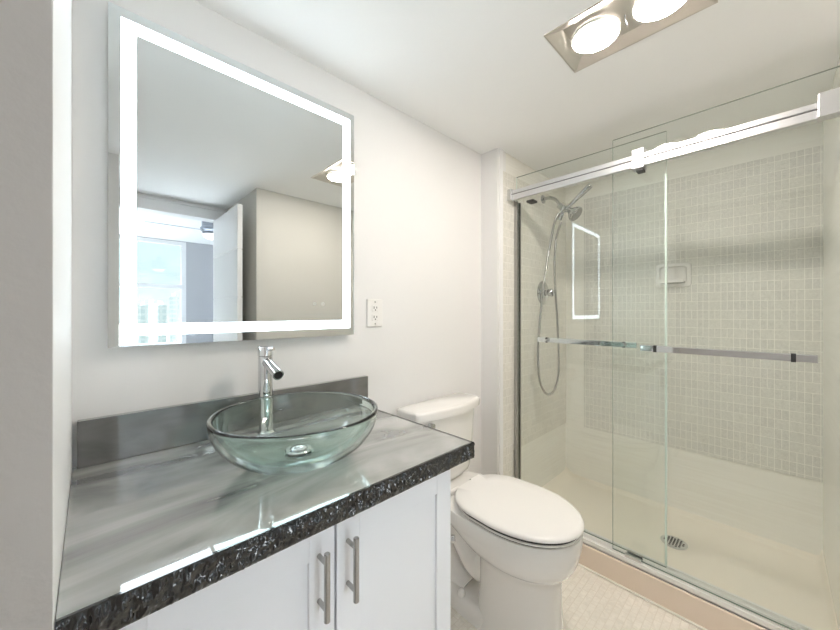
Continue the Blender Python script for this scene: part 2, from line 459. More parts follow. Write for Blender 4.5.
# open door (slab hinged at the right jamb, folded back along the hall)
dr = thing('door_1', 'white grooved door standing open, seen in the mirror', 'door', (0.79, YD, 0), kind='structure')
mb = MB()
dy0, dy1 = YD+0.012, -0.385
zs = [0.012, H-0.93, H-0.582, H-0.237, H+0.108, H+0.453, H+0.776]
for a, b in zip(zs, zs[1:]):
    mb.box(0.758, 0.792, dy0, dy1, a+0.003, b-0.003, 0.0015)
mb.box(0.764, 0.786, dy0+0.002, dy1-0.002, zs[0], zs[-1])
obj('door_leaf', mb, M['trim'], dr)
obj('door_handle', MB().cyl((0.758, -0.44, 1.0), (0.735, -0.44, 1.0), 0.025).cyl((0.735, -0.44, 1.0), (0.705, -0.44, 1.0), 0.01).cyl((0.70, -0.435, 1.0), (0.70, -0.55, 1.0), 0.009), M['nickel'], dr, smooth=True)

# ================================================================ SHOWER BASE
mb = MB().box(1.725, 1.832, YN, YE-0.008, 0, 0.11, 0.003)
cb = struct('trim_shower_curb', mb, M['curb'], 'tan stone curb in front of the shower', 'curb')
struct('trim_curb_caulk', MB().box(1.716, 1.7255, YN, YE-0.01, 0, 0.009, 0.003), M['caulk'], 'white caulk line along the foot of the curb', 'caulk line')
pan = thing('shower_pan', 'cream shower pan with a round chrome drain, behind the glass', 'shower pan', (2.16, 0.45, 0))
# pan: floor gently dished towards the drain, coved up at the back and far end
DX, DY = 2.17, 0.36
def panz(x, y):
    d = math.hypot((x-DX)/0.32, (y-DY)/0.62)
    z = 0.046 + 0.010*min(1.0, d)
    def cove(t, wd, hh):
        t = max(0.0, min(1.0, 1 - t/wd)); return hh*t*t
    z += cove(XB-x, 0.025, 0.02) + cove(YE-0.006-y, 0.075, 0.035) + cove(y-YN, 0.02, 0.04)
    return z
mb = MB().grid(lambda u, v: (1.832+(XB-1.832)*u, YN+(YE-YN)*v, panz(1.832+(XB-1.832)*u, YN+(YE-YN)*v)), 60, 110)
obj('pan_floor', mb, M['pan'], pan, smooth=True, angle=60, fix=False)
dz = 0.049
mb = MB().lathe([(0.0, 0), (0.056, 0.0), (0.058, 0.003), (0.052, 0.0055), (0.0, 0.0045)], (DX, DY, dz), n=40)
dn = obj('drain', mb, M['chrome'], pan, smooth=True)
mb = MB()
for ix in range(-4, 5):
    for iy in range(-4, 5):
        x, y = ix*0.0150 + (0.0075 if iy % 2 else 0), iy*0.0130
        if math.hypot(x, y) < 0.044:
            mb.cyl((DX+x, DY+y, dz+0.004), (DX+x, DY+y, dz+0.0062), 0.0050, n=8)
obj('drain_hole', mb, M['slot'], dn)

# ================================================================ SHOWER ENCLOSURE
enc = thing('shower_enclosure', 'frameless sliding glass shower door with chrome rail and bars', 'shower door', (1.76, 0.45, 0.11))
mb = MB()
mb.box(1.733, 1.828, YN, YE-0.008, 0.11, 0.116)
for a, b, h in ((1.733, 1.742, 0.136), (1.779, 1.786, 0.132), (1.818, 1.828, 0.128)):
    mb.box(a, b, YN, YE-0.008, 0.11, h, 0.001)
obj('bottom_track', mb, M['track'], enc)
rz0, rz1 = H+0.636, H+0.690
mb = MB().box(1.722, 1.738, YN+0.06, YE-0.010, rz0, rz0+0.029, 0.002).box(1.722, 1.738, YN+0.06, YE-0.010, rz0+0.0335, rz1, 0.002)
rail = obj('top_rail', mb, M['alu'], enc)
obj('rail_groove', MB().box(1.7265, 1.737, YN+0.061, YE-0.011, rz0+0.028, rz0+0.0345), M['groove'], rail)
obj('rail_wall_bracket', MB().box(1.700, 1.752, YE-0.032, YE-0.008, rz0-0.006, rz1+0.004, 0.003), M['chrome'], enc)
obj('rail_wall_bracket', MB().box(1.704, 1.750, YN, YN+0.062, rz0-0.003, rz1+0.022, 0.003), M['alu'], enc)
A_y0, A_y1 = 1.80*((246-0.6943*246)/(237.5+0.7197*246)), YE-0.010
pa = obj('far_glass_panel', MB().box(1.796, 1.804, A_y0, A_y1, H-1.113, H+0.788), M['glass'], enc, edge_mat=[M['glass_edge_light'], M['glass_edge']], edge_axis=0)
piv = Vector((1.80, A_y1, 0))
rm = Matrix.Translation(piv - wloc(enc)) @ Matrix.Rotation(math.radians(0.55), 4, 'Z') @ Matrix.Translation(wloc(enc) - piv)
pa.data.transform(rm)
pa['label'] = 'glass panel nearest the shower head'
B_y1 = 1.76*((246-0.6943*192.7)/(237.5+0.7197*192.7))
pb = obj('near_glass_panel', MB().box(1.756, 1.764, YN+0.004, B_y1, H-1.106, H+0.802), M['glass'], enc, edge_mat=M['glass_edge'], edge_axis=0)
pb['label'] = 'glass panel at the right of the photo'
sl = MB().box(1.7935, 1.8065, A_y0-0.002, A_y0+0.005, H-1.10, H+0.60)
sl = obj('edge_highlight', sl, M['highlight'], enc); sl.data.transform(rm)  # pale strip laid on the glass edge to paint its bright highlight
obj('wall_channel', MB().box(1.776, 1.790, YE-0.028, YE-0.008, 0.115, H+0.64, 0.001).box(1.810, 1.822, YE-0.028, YE-0.008, 0.115, H+0.64, 0.001), M['nickel'], enc)
# clamps hanging the panels from the rail
def clamp(y, xg, zt=0.0):
    mb = MB().box(1.708, xg+0.004, y-0.022, y+0.024, rz0-0.012, rz1+0.018+zt, 0.002)
    c = obj('rail_clamp', mb, M['clamp'], enc)
    obj('clamp_foot', MB().box(1.712, xg, y-0.018, y+0.010, rz0-0.024, rz0-0.013, 0.002), M['darkchrome'], c)
    return c
def y_at(u, x):
    t = u-420; return x*(246-0.6943*t)/(237.5+0.7197*t)
clamp(y_at(638, 1.712), 1.756)
mb = MB().box(1.745, 1.796, y_at(530, 1.75)-0.02, y_at(530, 1.75)+0.02, rz0-0.028, rz0-0.016, 0.002)
obj('rail_clamp', mb, M['darkchrome'], enc)
# bars
zb = H-0.156
def towel_bar(name, x, y0, y1, xg, label):
    mb = MB().box(x-0.006, x+0.006, y0, y1, zb-0.0135, zb+0.0135, 0.002)
    b = obj(name, mb, M['chrome'], enc); b['label'] = label
    for y in (y0+0.055, y1-0.055):
        obj('bar_post', MB().cyl((min(x, xg), y, zb), (max(x, xg), y, zb), 0.009), M['chrome'], b, smooth=True)
        obj('bar_collar', MB().box(x-0.008, x+0.008, y-0.006, y+0.006, zb-0.0145, zb+0.0145, 0.001), M['darkchrome'], b)
    return b
towel_bar('towel_bar', 1.725, y_at(818, 1.725), y_at(640, 1.725), 1.756, 'chrome bar on the near panel')
towel_bar('pull_bar', 1.835, y_at(637, 1.835), y_at(537.5, 1.835), 1.804, 'chrome bar on the far panel')
gy = y_at(633, 1.745)
obj('bottom_guide', MB().box(1.736, 1.752, gy-0.032, gy+0.032, 0.117, 0.150, 0.003).box(1.767, 1.777, gy-0.032, gy+0.032, 0.117, 0.150, 0.002), M['chrome'], enc)

# ================================================================ SOAP DISH
sdh = thing('soap_dish', 'white ceramic soap dish fixed to the shower back wall', 'soap dish', (XB-0.006, 0.418, H+0.15))
mb = MB()
def rr(y0, y1, z0, z1, r, x, n=6):
    out = []
    for cy, cz, a0 in ((y1-r, z1-r, 0), (y0+r, z1-r, PI/2), (y0+r, z0+r, PI), (y1-r, z0+r, 1.5*PI)):
        for k in range(n+1):
            a = a0 + PI/2*k/n; out.append((x, cy+r*math.cos(a), cz+r*math.sin(a)))
    return out
X0 = XB-0.006
mb.loft([rr(0.332, 0.504, H+0.147, H+0.288, 0.02, X0), rr(0.332, 0.504, H+0.147, H+0.288, 0.02, X0-0.008), rr(0.337, 0.499, H+0.152, H+0.283, 0.02, X0-0.013),
         rr(0.352, 0.484, H+0.167, H+0.270, 0.015, X0-0.013), rr(0.357, 0.479, H+0.172, H+0.265, 0.014, X0-0.003)])
obj('backplate', mb, M['porcelain'], sdh, smooth=True)
mb = MB().box(X0-0.055, X0-0.004, 0.36, 0.476, H+0.170, H+0.180, 0.004, 3).box(X0-0.060, X0-0.052, 0.36, 0.476, H+0.170, H+0.192, 0.003, 3)
obj('tray', mb, M['porcelain'], sdh, smooth=True)

# ================================================================ SHOWER HEAD SET
XS = 2.136; YW = YE-0.006
sh = thing('shower_set', 'chrome twin shower head with handheld wand and looping hose', 'shower head', (XS, YW, H+0.738))
obj('wall_flange', MB().lathe([(0, 0), (0.028, 0), (0.026, 0.006), (0.014, 0.012), (0.0, 0.012)], (XS, YW, H+0.738), (0, -1, 0)), M['shchrome'], sh, smooth=True)
def bez(p, n=16):
    p = [Vector(q) for q in p]; out = []
    for k in range(n+1):
        t = k/n; out.append((1-t)**3*p[0]+3*(1-t)**2*t*p[1]+3*(1-t)*t*t*p[2]+t**3*p[3])
    return out
obj('shower_arm', MB().tube(bez([(XS, YW, H+0.738), (XS, YW-0.07, H+0.745), (XS, YW-0.09, H+0.72), (XS, 0.935, H+0.665)]), 0.0105), M['shchrome'], sh, smooth=True)
mb = MB().cyl((XS, 0.945, H+0.675), (XS, 0.905, H+0.635), 0.019, 0.021).cyl((XS-0.03, 0.915, H+0.645), (XS+0.03, 0.915, H+0.645), 0.017).cyl((XS, 0.915, H+0.66), (XS, 0.945, H+0.58), 0.014)
obj('diverter', mb, M['shchrome'], sh, smooth=True)
hd = Vector((0, -0.75, -0.66)).normalized(); hp = Vector((XS, 0.865, H+0.618))
mb = MB().lathe([(0, -0.03), (0.016, -0.03), (0.02, -0.01), (0.042, 0.012), (0.047, 0.02), (0.047, 0.034), (0.043, 0.038), (0, 0.038)], hp, hd)
mb.cyl((XS, 0.905, H+0.640), hp, 0.014)
hh = obj('fixed_head', mb, M['shchrome'], sh, smooth=True)
obj('spray_face', MB().lathe([(0, 0.0385), (0.039, 0.0385), (0.038, 0.041), (0, 0.041)], hp, hd), M['nickel'], hh, smooth=True)
wa = Vector((XS-0.005, 0.905, H+0.640)); wb = Vector((XS-0.03, 0.745, H+0.742)); wd = (wb-wa)
mb = MB().tube([wa, wa+wd*0.2, wa+wd*0.5, wa+wd*0.62, wa+wd*0.97, wb], [0.010, 0.011, 0.013, 0.0155, 0.0165, 0.014], n=20)
obj('hand_wand', mb, M['shchrome'], sh, smooth=True)
hose = [(559, 213, 0.915), (556, 218, 0.93), (553.5, 226, 0.95), (549, 250, 0.985), (543, 290, 1.0), (539, 330, 1.01), (537.8, 355, 1.01), (539, 377, 1.01), (542.5, 389, 1.01), (548, 394.5, 1.0), (554, 390, 1.0), (558, 376, 0.99), (558.5, 352, 0.985), (556.5, 310, 0.98), (554.5, 270, 0.96), (556, 240, 0.945), (561, 222, 0.93)]
def pt(u, v, y):
    t = u-420; a = 237.5+0.7197*t; b = 246-0.6943*t
    return Vector((y*a/b, y, H+(312-v)*y/b))
def crom(P_, n=8):
    out = []
    for i in range(len(P_)-1):
        p0, p1, p2, p3 = P_[max(i-1, 0)], P_[i], P_[i+1], P_[min(i+2, len(P_)-1)]
        for k in range(n):
            t = k/n
            out.append(0.5*((2*p1)+(-p0+p2)*t+(2*p0-5*p1+4*p2-p3)*t*t+(-p0+3*p1-3*p2+p3)*t**3))
    out.append(P_[-1]); return out
hp_ = crom([pt(*h) for h in hose])
obj('hose', MB().tube(hp_, 0.0072, n=10), M['nickel'], sh, smooth=True)

va = thing('shower_valve', 'round chrome shower valve plate with lever on the mosaic wall', 'shower valve', (XS, YW, H+0.125))
obj('escutcheon', MB().lathe([(0, 0), (0.078, 0), (0.077, 0.004), (0.06, 0.009), (0.03, 0.012), (0.026, 0.018), (0, 0.018)], (XS, YW, H+0.125), (0, -1, 0)), M['shchrome'], va, smooth=True)
lv = obj('valve_knob', MB().lathe([(0.02, 0.012), (0.019, 0.035), (0.024, 0.04), (0.026, 0.062), (0.022, 0.068), (0, 0.068)], (XS, YW, H+0.125), (0, -1, 0)), M['shchrome'], va, smooth=True)
obj('lever', MB().cyl((XS, YW-0.052, H+0.125), (XS-0.055, YW-0.058, H+0.118), 0.0065, 0.005), M['shchrome'], lv, smooth=True)

# ================================================================ VANITY CABINET
YF = 0.62
cab = thing('vanity_cabinet', 'white shaker vanity cabinet under the dark countertop', 'cabinet', (0.36, 0.9, 0))
mb = MB().box(0.0, 0.72, YF+0.020, YM-0.001, 0.09, H-0.42).box(0.02, 0.70, YF+0.07, YM-0.001, 0.0, 0.09)
obj('carcass', mb, M['cabinet'], cab)
obj('door_gap_shade', MB().box(0.352, 0.368, YF+0.010, YF+0.022, 0.09, H-0.421), M['recess'], cab)  # dark strip painted in as the shade between the two doors
def cab_door(x0, x1, hx):
    z0, z1 = 0.10, H-0.424
    mb = MB().box(x0, x0+0.055, YF, YF+0.019, z0, z1, 0.0008, 1).box(x1-0.055, x1, YF, YF+0.019, z0, z1, 0.0008, 1)
    mb.box(x0+0.0551, x1-0.0551, YF, YF+0.019, z1-0.058, z1, 0.0008, 1).box(x0+0.0551, x1-0.0551, YF, YF+0.019, z0, z0+0.058, 0.0008, 1)
    mb.box(x0+0.05, x1-0.05, YF+0.007, YF+0.017, z0+0.05, z1-0.05)
    d = obj('door', mb, M['cabinet'], cab)
    zt, zb2 = H-0.457, H-0.587
    mb = MB().lathe([(0, 0), (0.0048, 0), (0.006, 0.0012), (0.006, 0.1288), (0.0048, 0.13), (0, 0.13)], (hx, YF-0.032, zb2))
    for z in (zt-0.021, zb2+0.021): mb.cyl((hx, YF, z), (hx, YF-0.031, z), 0.0045)
    obj('handle', mb, M['nickel'], d, smooth=True)
cab_door(0.004, 0.3575, 0.323)
cab_door(0.3625, 0.716, 0.388)

# ================================================================ COUNTERTOP
CT = H-0.374; CB = CT-0.046; CF = 0.597; CR = 0.795
ct = thing('countertop', 'dark grey swirled resin countertop with a rough black front edge', 'countertop', (0.38, 0.88, CB))
obj('slab', MB().box(XL+0.001, CR-0.006, CF+0.006, YM-0.001, CB, CT), M['resin'], ct)
def chip(p, amp=0.0050):
    q = Vector((p[0]*78, p[1]*78, p[2]*42))
    n = noise.noise(q) + 0.7*abs(noise.noise(q*2.1+Vector((4, 1, 7)))) + 0.35*noise.noise(q*4.3)
    return amp*n
def edge_front(u, v):
    x = XL+0.001+(CR-XL-0.001)*u; z = CB+(CT+0.0004-CB)*v
    rnd = 0.003*(2*abs(v-0.5))**6
    d = chip((x, 0, z))*(1-(2*abs(v-0.5))**10)
    return (x, CF+rnd-d+0.002, z)
def edge_right(u, v):
    y = CF+0.002+(YM-0.002-CF-0.002)*u; z = CB+(CT+0.0004-CB)*v
    d = chip((3.0, y, z))*(1-(2*abs(v-0.5))**10)*min(1, u*30)
    return (CR+d-0.001, y, z)
mb = MB().grid(edge_front, 520, 18)
mb.box(XL+0.001, CR-0.001, CF+0.0055, CF+0.0065, CB, CT+0.0003)
obj('front_edge', mb, M['chipped'], ct, smooth=True, angle=80, fix=False)
mb = MB().grid(edge_right, 340, 14)
obj('side_edge', mb, M['chipped'], ct, smooth=True, angle=80, fix=False)
lip = MB().box(XL+0.001, CR-0.002, CF+0.004, CF+0.009, CT-0.002, CT+0.0005).box(CR-0.009, CR-0.003, CF+0.004, YM-0.002, CT-0.002, CT+0.0005)
obj('edge_lip', lip, M['chipped'], ct)

bs = tag(obj('backsplash', MB().box(-0.022, 0.815, YM-0.021, YM-0.001, CT+0.0006, CT+0.113, 0.001), M['resin_splash']), 'low dark resin backsplash strip along the wall behind the glass basin', 'backsplash')

# ================================================================ VESSEL SINK
bc = (0.379, 0.833)
sk = thing('vessel_sink', 'round clear glass vessel basin sitting on the countertop', 'basin', (bc[0], bc[1], CT))
R = 0.198; hB = 0.125
outer = []; inner = []
for k in range(25):
    a = k/24
    # outer wall: shallow bowl
    r = 0.045 + (R-0.045)*math.sin(a*PI/2)**0.85
    z = 0.006 + (hB-0.006)*(1-math.cos(a*PI/2))**0.92
    outer.append((r, z))
prof = [(0.0, 0.006), (0.03, 0.006)] + outer
th = 0.011
rim = [(R-0.001, hB+0.003), (R-0.005, hB+0.0045), (R-0.009, hB+0.003)]
for k in range(24, -1, -1):
    a = k/24
    r = 0.040 + (R-th-0.040)*math.sin(a*PI/2)**0.85
    z = 0.006+th + (hB-0.006-th)*(1-math.cos(a*PI/2))**0.92
    inner.append((r, z))
prof = prof + rim + inner + [(0.0, 0.006+th)]
obj('glass_bowl', MB().lathe(prof, (bc[0], bc[1], CT), n=96), M['bowl'], sk, smooth=True, angle=60)
obj('mounting_ring', MB().lathe([(0.028, 0.0), (0.036, 0.0), (0.036, 0.0055), (0.028, 0.0055)], (bc[0], bc[1], CT+0.0003), close=True), M['chrome'], sk, smooth=True)
dr_ = obj('drain', MB().lathe([(0, 0), (0.031, 0), (0.034, 0.003), (0.031, 0.006), (0.022, 0.006), (0.021, 0.0035), (0, 0.0035)], (bc[0], bc[1], CT+0.006+th+0.0005)), M['chrome'], sk, smooth=True)
obj('drain_stopper', MB().lathe([(0.0, 0.0), (0.019, 0), (0.021, 0.006), (0.015, 0.011), (0, 0.0125)], (bc[0], bc[1], CT+0.006+th+0.004)), M['chrome'], dr_, smooth=True)

# ================================================================ FAUCET
fx, fy = 0.384, 1.075
fa = thing('faucet', 'tall chrome single-lever faucet behind the glass basin', 'faucet', (fx, fy, CT))
FT = H-0.103
obj('column', MB().lathe([(0, 0), (0.027, 0), (0.027, 0.004), (0.0215, 0.008), (0.0205, 0.012), (0.0205, FT-0.032-CT), (0, FT-0.032-CT)], (fx, fy, CT)), M['chrome'], fa, smooth=True)
cp = obj('handle_cap', MB().lathe([(0, 0.0015), (0.0195, 0.0015), (0.0215, 0.003), (0.0215, 0.029), (0.020, 0.031), (0, 0.031)], (fx, fy, FT-0.032)), M['chrome'], fa, smooth=True)
obj('lever', MB().tube([(fx, fy-0.012, FT-0.008), (fx+0.002, fy-0.03, FT-0.009), (fx+0.004, fy-0.052, FT-0.007)], [0.006, 0.0055, 0.005], n=14), M['chrome'], cp, smooth=True)
sa = Vector((fx, fy-0.01, H-0.150)); sb_ = Vector((fx+0.002, fy-0.095, H-0.180))
mb = MB().tube([sa, sa+(sb_-sa)*0.5, sb_], [0.0145, 0.0145, 0.0155], n=24)
sp = obj('spout', mb, M['chrome'], fa, smooth=True)
dd = (sb_-sa).normalized()
obj('aerator', MB().cyl(sb_-dd*0.001, sb_+dd*0.0012, 0.0115), M['slot'], sp)

# ================================================================ LED MIRROR
mx0, mx1, mz0_, mz1_ = 0.032, 0.742, H-0.088, H+0.766
YG = 1.14
mi = thing('led_mirror', 'large rectangular wall mirror with a glowing white border band', 'mirror', ((mx0+mx1)/2, YM, mz0_))
obj('backbox', MB().box(mx0+0.05, mx1-0.05, YG+0.006, YM-0.0005, mz0_+0.05, mz1_-0.05), M['alu'], mi)
obj('mirror_glass', MB().box(mx0, mx1, YG, YG+0.005, mz0_, mz1_), M['mirror'], mi, edge_mat=M['mirror_edge'], edge_axis=1)
mb = MB()
a, bnd = 0.024, 0.030
ox0, ox1, oz0, oz1 = mx0+a, mx1-a+0.005, mz0_+a+0.003, mz1_-a
for (p, q, r_, s_) in ((ox0, ox0+bnd, oz0, oz1), (ox1-bnd, ox1, oz0, oz1), (ox0+bnd, ox1-bnd, oz1-bnd, oz1), (ox0+bnd, ox1-bnd, oz0, oz0+bnd)):
    mb.box(p, q, YG-0.0006, YG-0.0001, r_, s_)
obj('light_band', mb, M['led'], mi)
def icon(x, z, r, full):
    mb = MB().lathe([(r, 0), (r, 0.0004), (r*0.8, 0.0004), (r*0.8, 0)], (x, YG-0.0001, z), (0, -1, 0), n=24, close=True)
    if full: mb.cyl((x, YG-0.0001, z), (x, YG-0.0005, z), r*0.35, n=16)
    else:
        for k in (-1, 0, 1): mb.box(x-r*0.5, x+r*0.5, YG-0.0005, YG-0.0001, z+k*r*0.35-r*0.06, z+k*r*0.35+r*0.06)
    obj('touch_button', mb, M['mirror_edge'], mi)
icon(0.609, H+0.029, 0.007, True); icon(0.577, H+0.029, 0.006, False)

# ================================================================ OUTLET
ou = thing('electrical_outlet', 'white duplex wall outlet between the mirror and the toilet', 'outlet', (0.861, YM, H-0.004))
oz, ocx = H-0.004, 0.861
obj('cover_plate', MB().box(ocx-0.040, ocx+0.040, YM-0.006, YM-0.0003, oz-0.058, oz+0.058, 0.003), M['plastic'], ou)
for s in (1, -1):
    f = obj('socket', MB().box(ocx-0.017, ocx+0.017, YM-0.0085, YM-0.0055, oz+s*0.0195-0.014, oz+s*0.0195+0.014, 0.002), M['plastic'], ou)
    mb = MB().box(ocx-0.0085, ocx-0.0055, YM-0.0092, YM-0.0082, oz+s*0.0195-0.002, oz+s*0.0195+0.008)
    mb.box(ocx+0.0055, ocx+0.0085, YM-0.0092, YM-0.0082, oz+s*0.0195-0.001, oz+s*0.0195+0.007)
    mb.cyl((ocx, YM-0.0082, oz+s*0.0195-0.007), (ocx, YM-0.0092, oz+s*0.0195-0.007), 0.003, n=12)
    obj('socket_slot', mb, M['slot'], f)
    obj('plate_screw', MB().cyl((ocx, YM-0.0055, oz+s*0.046), (ocx, YM-0.0072, oz+s*0.046), 0.003, n=12), M['nickel'], ou)

# ================================================================ CEILING LIGHT
cl = thing('ceiling_light', 'recessed rectangular metal ceiling fixture with two warm round bulbs', 'ceiling light', ((FX0+FX1)/2, (FY0+FY1)/2, CE))
def rect(x0, x1, y0, y1, z): return [(x0, y0, z), (x1, y0, z), (x1, y1, z), (x0, y1, z)]
mb = MB().loft([rect(FX0-0.004, FX1+0.004, FY0-0.004, FY1+0.004, CE-0.0002), rect(FX0-0.004, FX1+0.004, FY0-0.004, FY1+0.004, CE-0.003), rect(FX0+0.001, FX1-0.001, FY0+0.001, FY1-0.001, CE-0.003),
                rect(FX0+0.040, FX1-0.040, FY0+0.040, FY1-0.040, CE+0.016)], cap0=False)
obj('housing', mb, M['fixture'], cl, fix=False)
for by in (0.412, 0.230):
    c_ = (1.205, by, CE+0.017)
    b_ = obj('bulb', MB().lathe([(0.058, 0.0), (0.0645, 0.007), (0.0655, 0.014), (0.058, 0.020), (0.035, 0.024), (0.0, 0.0255)], c_, (0, 0, -1)), M['bulb'], cl, smooth=True)
    obj('bulb_ring', MB().lathe([(0.0675, 0.002), (0.072, 0.002), (0.073, 0.012), (0.0685, 0.013)], c_, (0, 0, -1), close=True), M['seat'], b_, smooth=True)
obj('retaining_clip', MB().tube([(1.195, 0.322, CE+0.016), (1.195, 0.322, CE+0.002), (1.215, 0.322, CE-0.002)], 0.0018, n=8), M['fan_metal'], cl)

# ================================================================ TOILET
TX = 1.195
to = thing('toilet', 'white two-piece toilet with closed lid beside the vanity', 'toilet', (TX, 0.8, 0))
def egg(w, yf, yc, yb, z, pw=2.0, back=1.0, bexp=2.6, n=56):
    out = []
    for k in range(n):
        a = 2*PI*k/n; c, s = math.cos(a), math.sin(a)
        # a=0 -> +x ; a=-pi/2 -> front
        if s < 0:
            x = w*math.copysign(abs(c)**(2/pw), c); y = yc - (yc-yf)*abs(s)**(2/pw)
        else:
            e = bexp
            x = w*(1-(1-back)*s**1.2)*math.copysign(abs(c)**(2/e), c); y = yc + (yb-yc)*abs(s)**(2/e)
        out.append((TX+x, y, z))
    return out
ZR = 0.463
secs = [egg(0.120, 0.500, 0.70, 0.86, 0.000, 2.3, 0.9, 3), egg(0.118, 0.503, 0.70, 0.86, 0.012, 2.3, 0.9, 3), egg(0.108, 0.516, 0.70, 0.85, 0.06, 2.2, 0.9, 3),
        egg(0.102, 0.524, 0.70, 0.84, 0.16, 2.2, 0.9, 3), egg(0.104, 0.526, 0.70, 0.84, 0.265, 2.1, 0.9, 3), egg(0.114, 0.520, 0.70, 0.87, 0.296, 2.1, 0.85, 3),
        egg(0.140, 0.502, 0.70, 0.91, 0.315, 2.0, 0.75, 3), egg(0.160, 0.485, 0.70, 0.95, 0.334, 2.0, 0.7, 3), egg(0.174, 0.472, 0.70, 1.00, 0.360, 2.0, 0.68, 3),
        egg(0.181, 0.464, 0.70, 1.06, 0.392, 2.0, 0.68, 3.5), egg(0.1815, 0.462, 0.70, 1.10, 0.403, 2.0, 0.70, 4),
        egg(0.185, 0.459, 0.70, 1.125, 0.416, 2.0, 0.72, 4), egg(0.186, 0.458, 0.70, 1.13, 0.453, 2.0, 0.72, 4), egg(0.183, 0.461, 0.70, 1.128, 0.461, 2.0, 0.72, 4), egg(0.176, 0.468, 0.70, 1.12, ZR, 2.0, 0.72, 4)]
mb = MB().loft(secs)
# trapway bulge and rear foot
trap = crom([Vector((TX, 0.80, 0.20)), Vector((TX, 0.87, 0.17)), Vector((TX, 0.93, 0.22)), Vector((TX, 0.985, 0.285)), Vector((TX, 1.035, 0.25)), Vector((TX, 1.05, 0.17)), Vector((TX, 1.00, 0.09)), Vector((TX, 0.93, 0.045))], 6)
mb.tube(trap, 0.062, n=20)
mb.tube(crom([Vector((TX, 0.78, 0.33)), Vector((TX, 0.90, 0.34)), Vector((TX, 1.02, 0.37))], 6), 0.078, n=20)
def foot(z, g): 
    return egg(0.105-g, 0.62+g, 0.80, 1.06-g, z, 2.5, 0.92, 3.5)
mb.loft([foot(0, 0), foot(0.045, 0.002), foot(0.062, 0.010), foot(0.068, 0.03)])
bo = obj('bowl', mb, M['porcelain'], to, smooth=True, angle=50)
for s in (-1, 1):
    obj('bolt_cap', MB().lathe([(0.017, 0), (0.017, 0.008), (0.013, 0.019), (0.006, 0.024), (0, 0.025)], (TX+s*0.082, 0.905, 0.064), n=20), M['seat'], bo, smooth=True)
# seat + lid
def dshape(w, yf, yc, yb, z): return egg(w, yf, yc, yb, z+0.018, 2.05, 0.66, 5)
mb = MB().loft([dshape(0.180, 0.462, 0.70, 0.918, 0.4495), dshape(0.185, 0.457, 0.70, 0.92, 0.452), dshape(0.185, 0.457, 0.70, 0.92, 0.4555), dshape(0.182, 0.460, 0.70, 0.918, 0.4575)])
obj('seat', mb, M['seat'], to, smooth=True, angle=50)
mb = MB().loft([dshape(0.178, 0.466, 0.70, 0.918, 0.4450), dshape(0.178, 0.466, 0.70, 0.918, 0.4498)])
mb.loft([dshape(0.181, 0.461, 0.70, 0.916, 0.457), dshape(0.181, 0.461, 0.70, 0.916, 0.466)])
obj('seat_gap_shade', mb, M['darkchrome'], to)  # dark slabs standing in for the shade in the seat gaps
mb = MB().loft([dshape(0.183, 0.458, 0.70, 0.930, 0.4655), dshape(0.188, 0.453, 0.70, 0.933, 0.4685), dshape(0.188, 0.453, 0.70, 0.933, 0.474), dshape(0.184, 0.457, 0.70, 0.930, 0.4795),
                dshape(0.174, 0.467, 0.70, 0.930, 0.4825), dshape(0.12, 0.52, 0.70, 0.87, 0.4845), dshape(0.05, 0.62, 0.70, 0.78, 0.485)])
obj('seat_lid', mb, M['seat'], to, smooth=True, angle=50)
for s in (-1, 1):
    obj('hinge', MB().cyl((TX+s*0.045, 0.953, 0.476), (TX+s*0.105, 0.953, 0.476), 0.010).box(TX+s*0.075-0.022, TX+s*0.075+0.022, 0.943, 0.966, ZR, 0.474, 0.003), M['seat'], to, smooth=True)
# tank
def tk(w, yf, yb, z, bow=0.03, r=0.02, wb=None, n=14):
    out = []
    L = [(TX - w + r*(1-math.cos(a)), yf + r*(1-math.sin(a)) if False else yf + r - r*math.sin(a)) for a in [PI/2*k/4 for k in range(5)]]
    # front edge bowed
    pts_ = []
    for k in range(n+1):
        t = -1 + 2*k/n
        x = t*(w-r); pts_.append((TX+x, yf - bow*(1-(t*(w-r)/w)**2)))
    right = [(TX+w-r+r*math.sin(a), yf+r-r*math.cos(a)) for a in [PI/2*k/4 for k in range(1, 5)]]
    left = [(TX-w+r-r*math.cos(a), yf+r-r*math.sin(a)) for a in [PI/2*k/4 for k in range(0, 4)]]
    rb = 0.008
    back = [(TX+w-rb+rb*math.cos(a), yb-rb+rb*math.sin(a)) for a in [PI/2*k/3 for k in range(4)]] + [(TX-w+rb-rb*math.sin(a), yb-rb+rb*math.cos(a)) for a in [PI/2*k/3 for k in range(4)]]
    ring = left + pts_ + right + back
    return [(x, y, z) for x, y in ring]
TX0, TX = TX, TX-0.004
mb = MB().loft([tk(0.150, 1.055, 1.13, 0.4665, 0.02, 0.03), tk(0.168, 1.048, 1.14, 0.476, 0.025, 0.03), tk(0.176, 1.044, 1.145, 0.50, 0.03, 0.03), tk(0.192, 1.042, 1.148, 0.60, 0.032, 0.028), tk(0.203, 1.040, 1.15, 0.775, 0.035, 0.022)])
tkb = obj('tank', mb, M['porcelain'], to, smooth=True, angle=50)
mb = MB().loft([tk(0.211, 1.036, 1.152, 0.774, 0.040, 0.014), tk(0.221, 1.027, 1.155, 0.779, 0.042, 0.012), tk(0.223, 1.025, 1.156, 0.807, 0.042, 0.012), tk(0.220, 1.028, 1.154, 0.8145, 0.042, 0.012), tk(0.212, 1.036, 1.149, 0.8180, 0.041, 0.012)])
obj('tank_lid', mb, M['porcelain'], to, smooth=True, angle=50)
obj('flush_lever', MB().cyl((1.045, 1.032, H-0.485), (1.045, 1.000, H-0.485), 0.011).tube([(1.045, 1.004, H-0.485), (1.025, 1.002, H-0.486), (0.990, 1.006, H-0.490)], [0.006, 0.006, 0.0075], n=12), M['chrome'], tkb, smooth=True)
TX = TX0

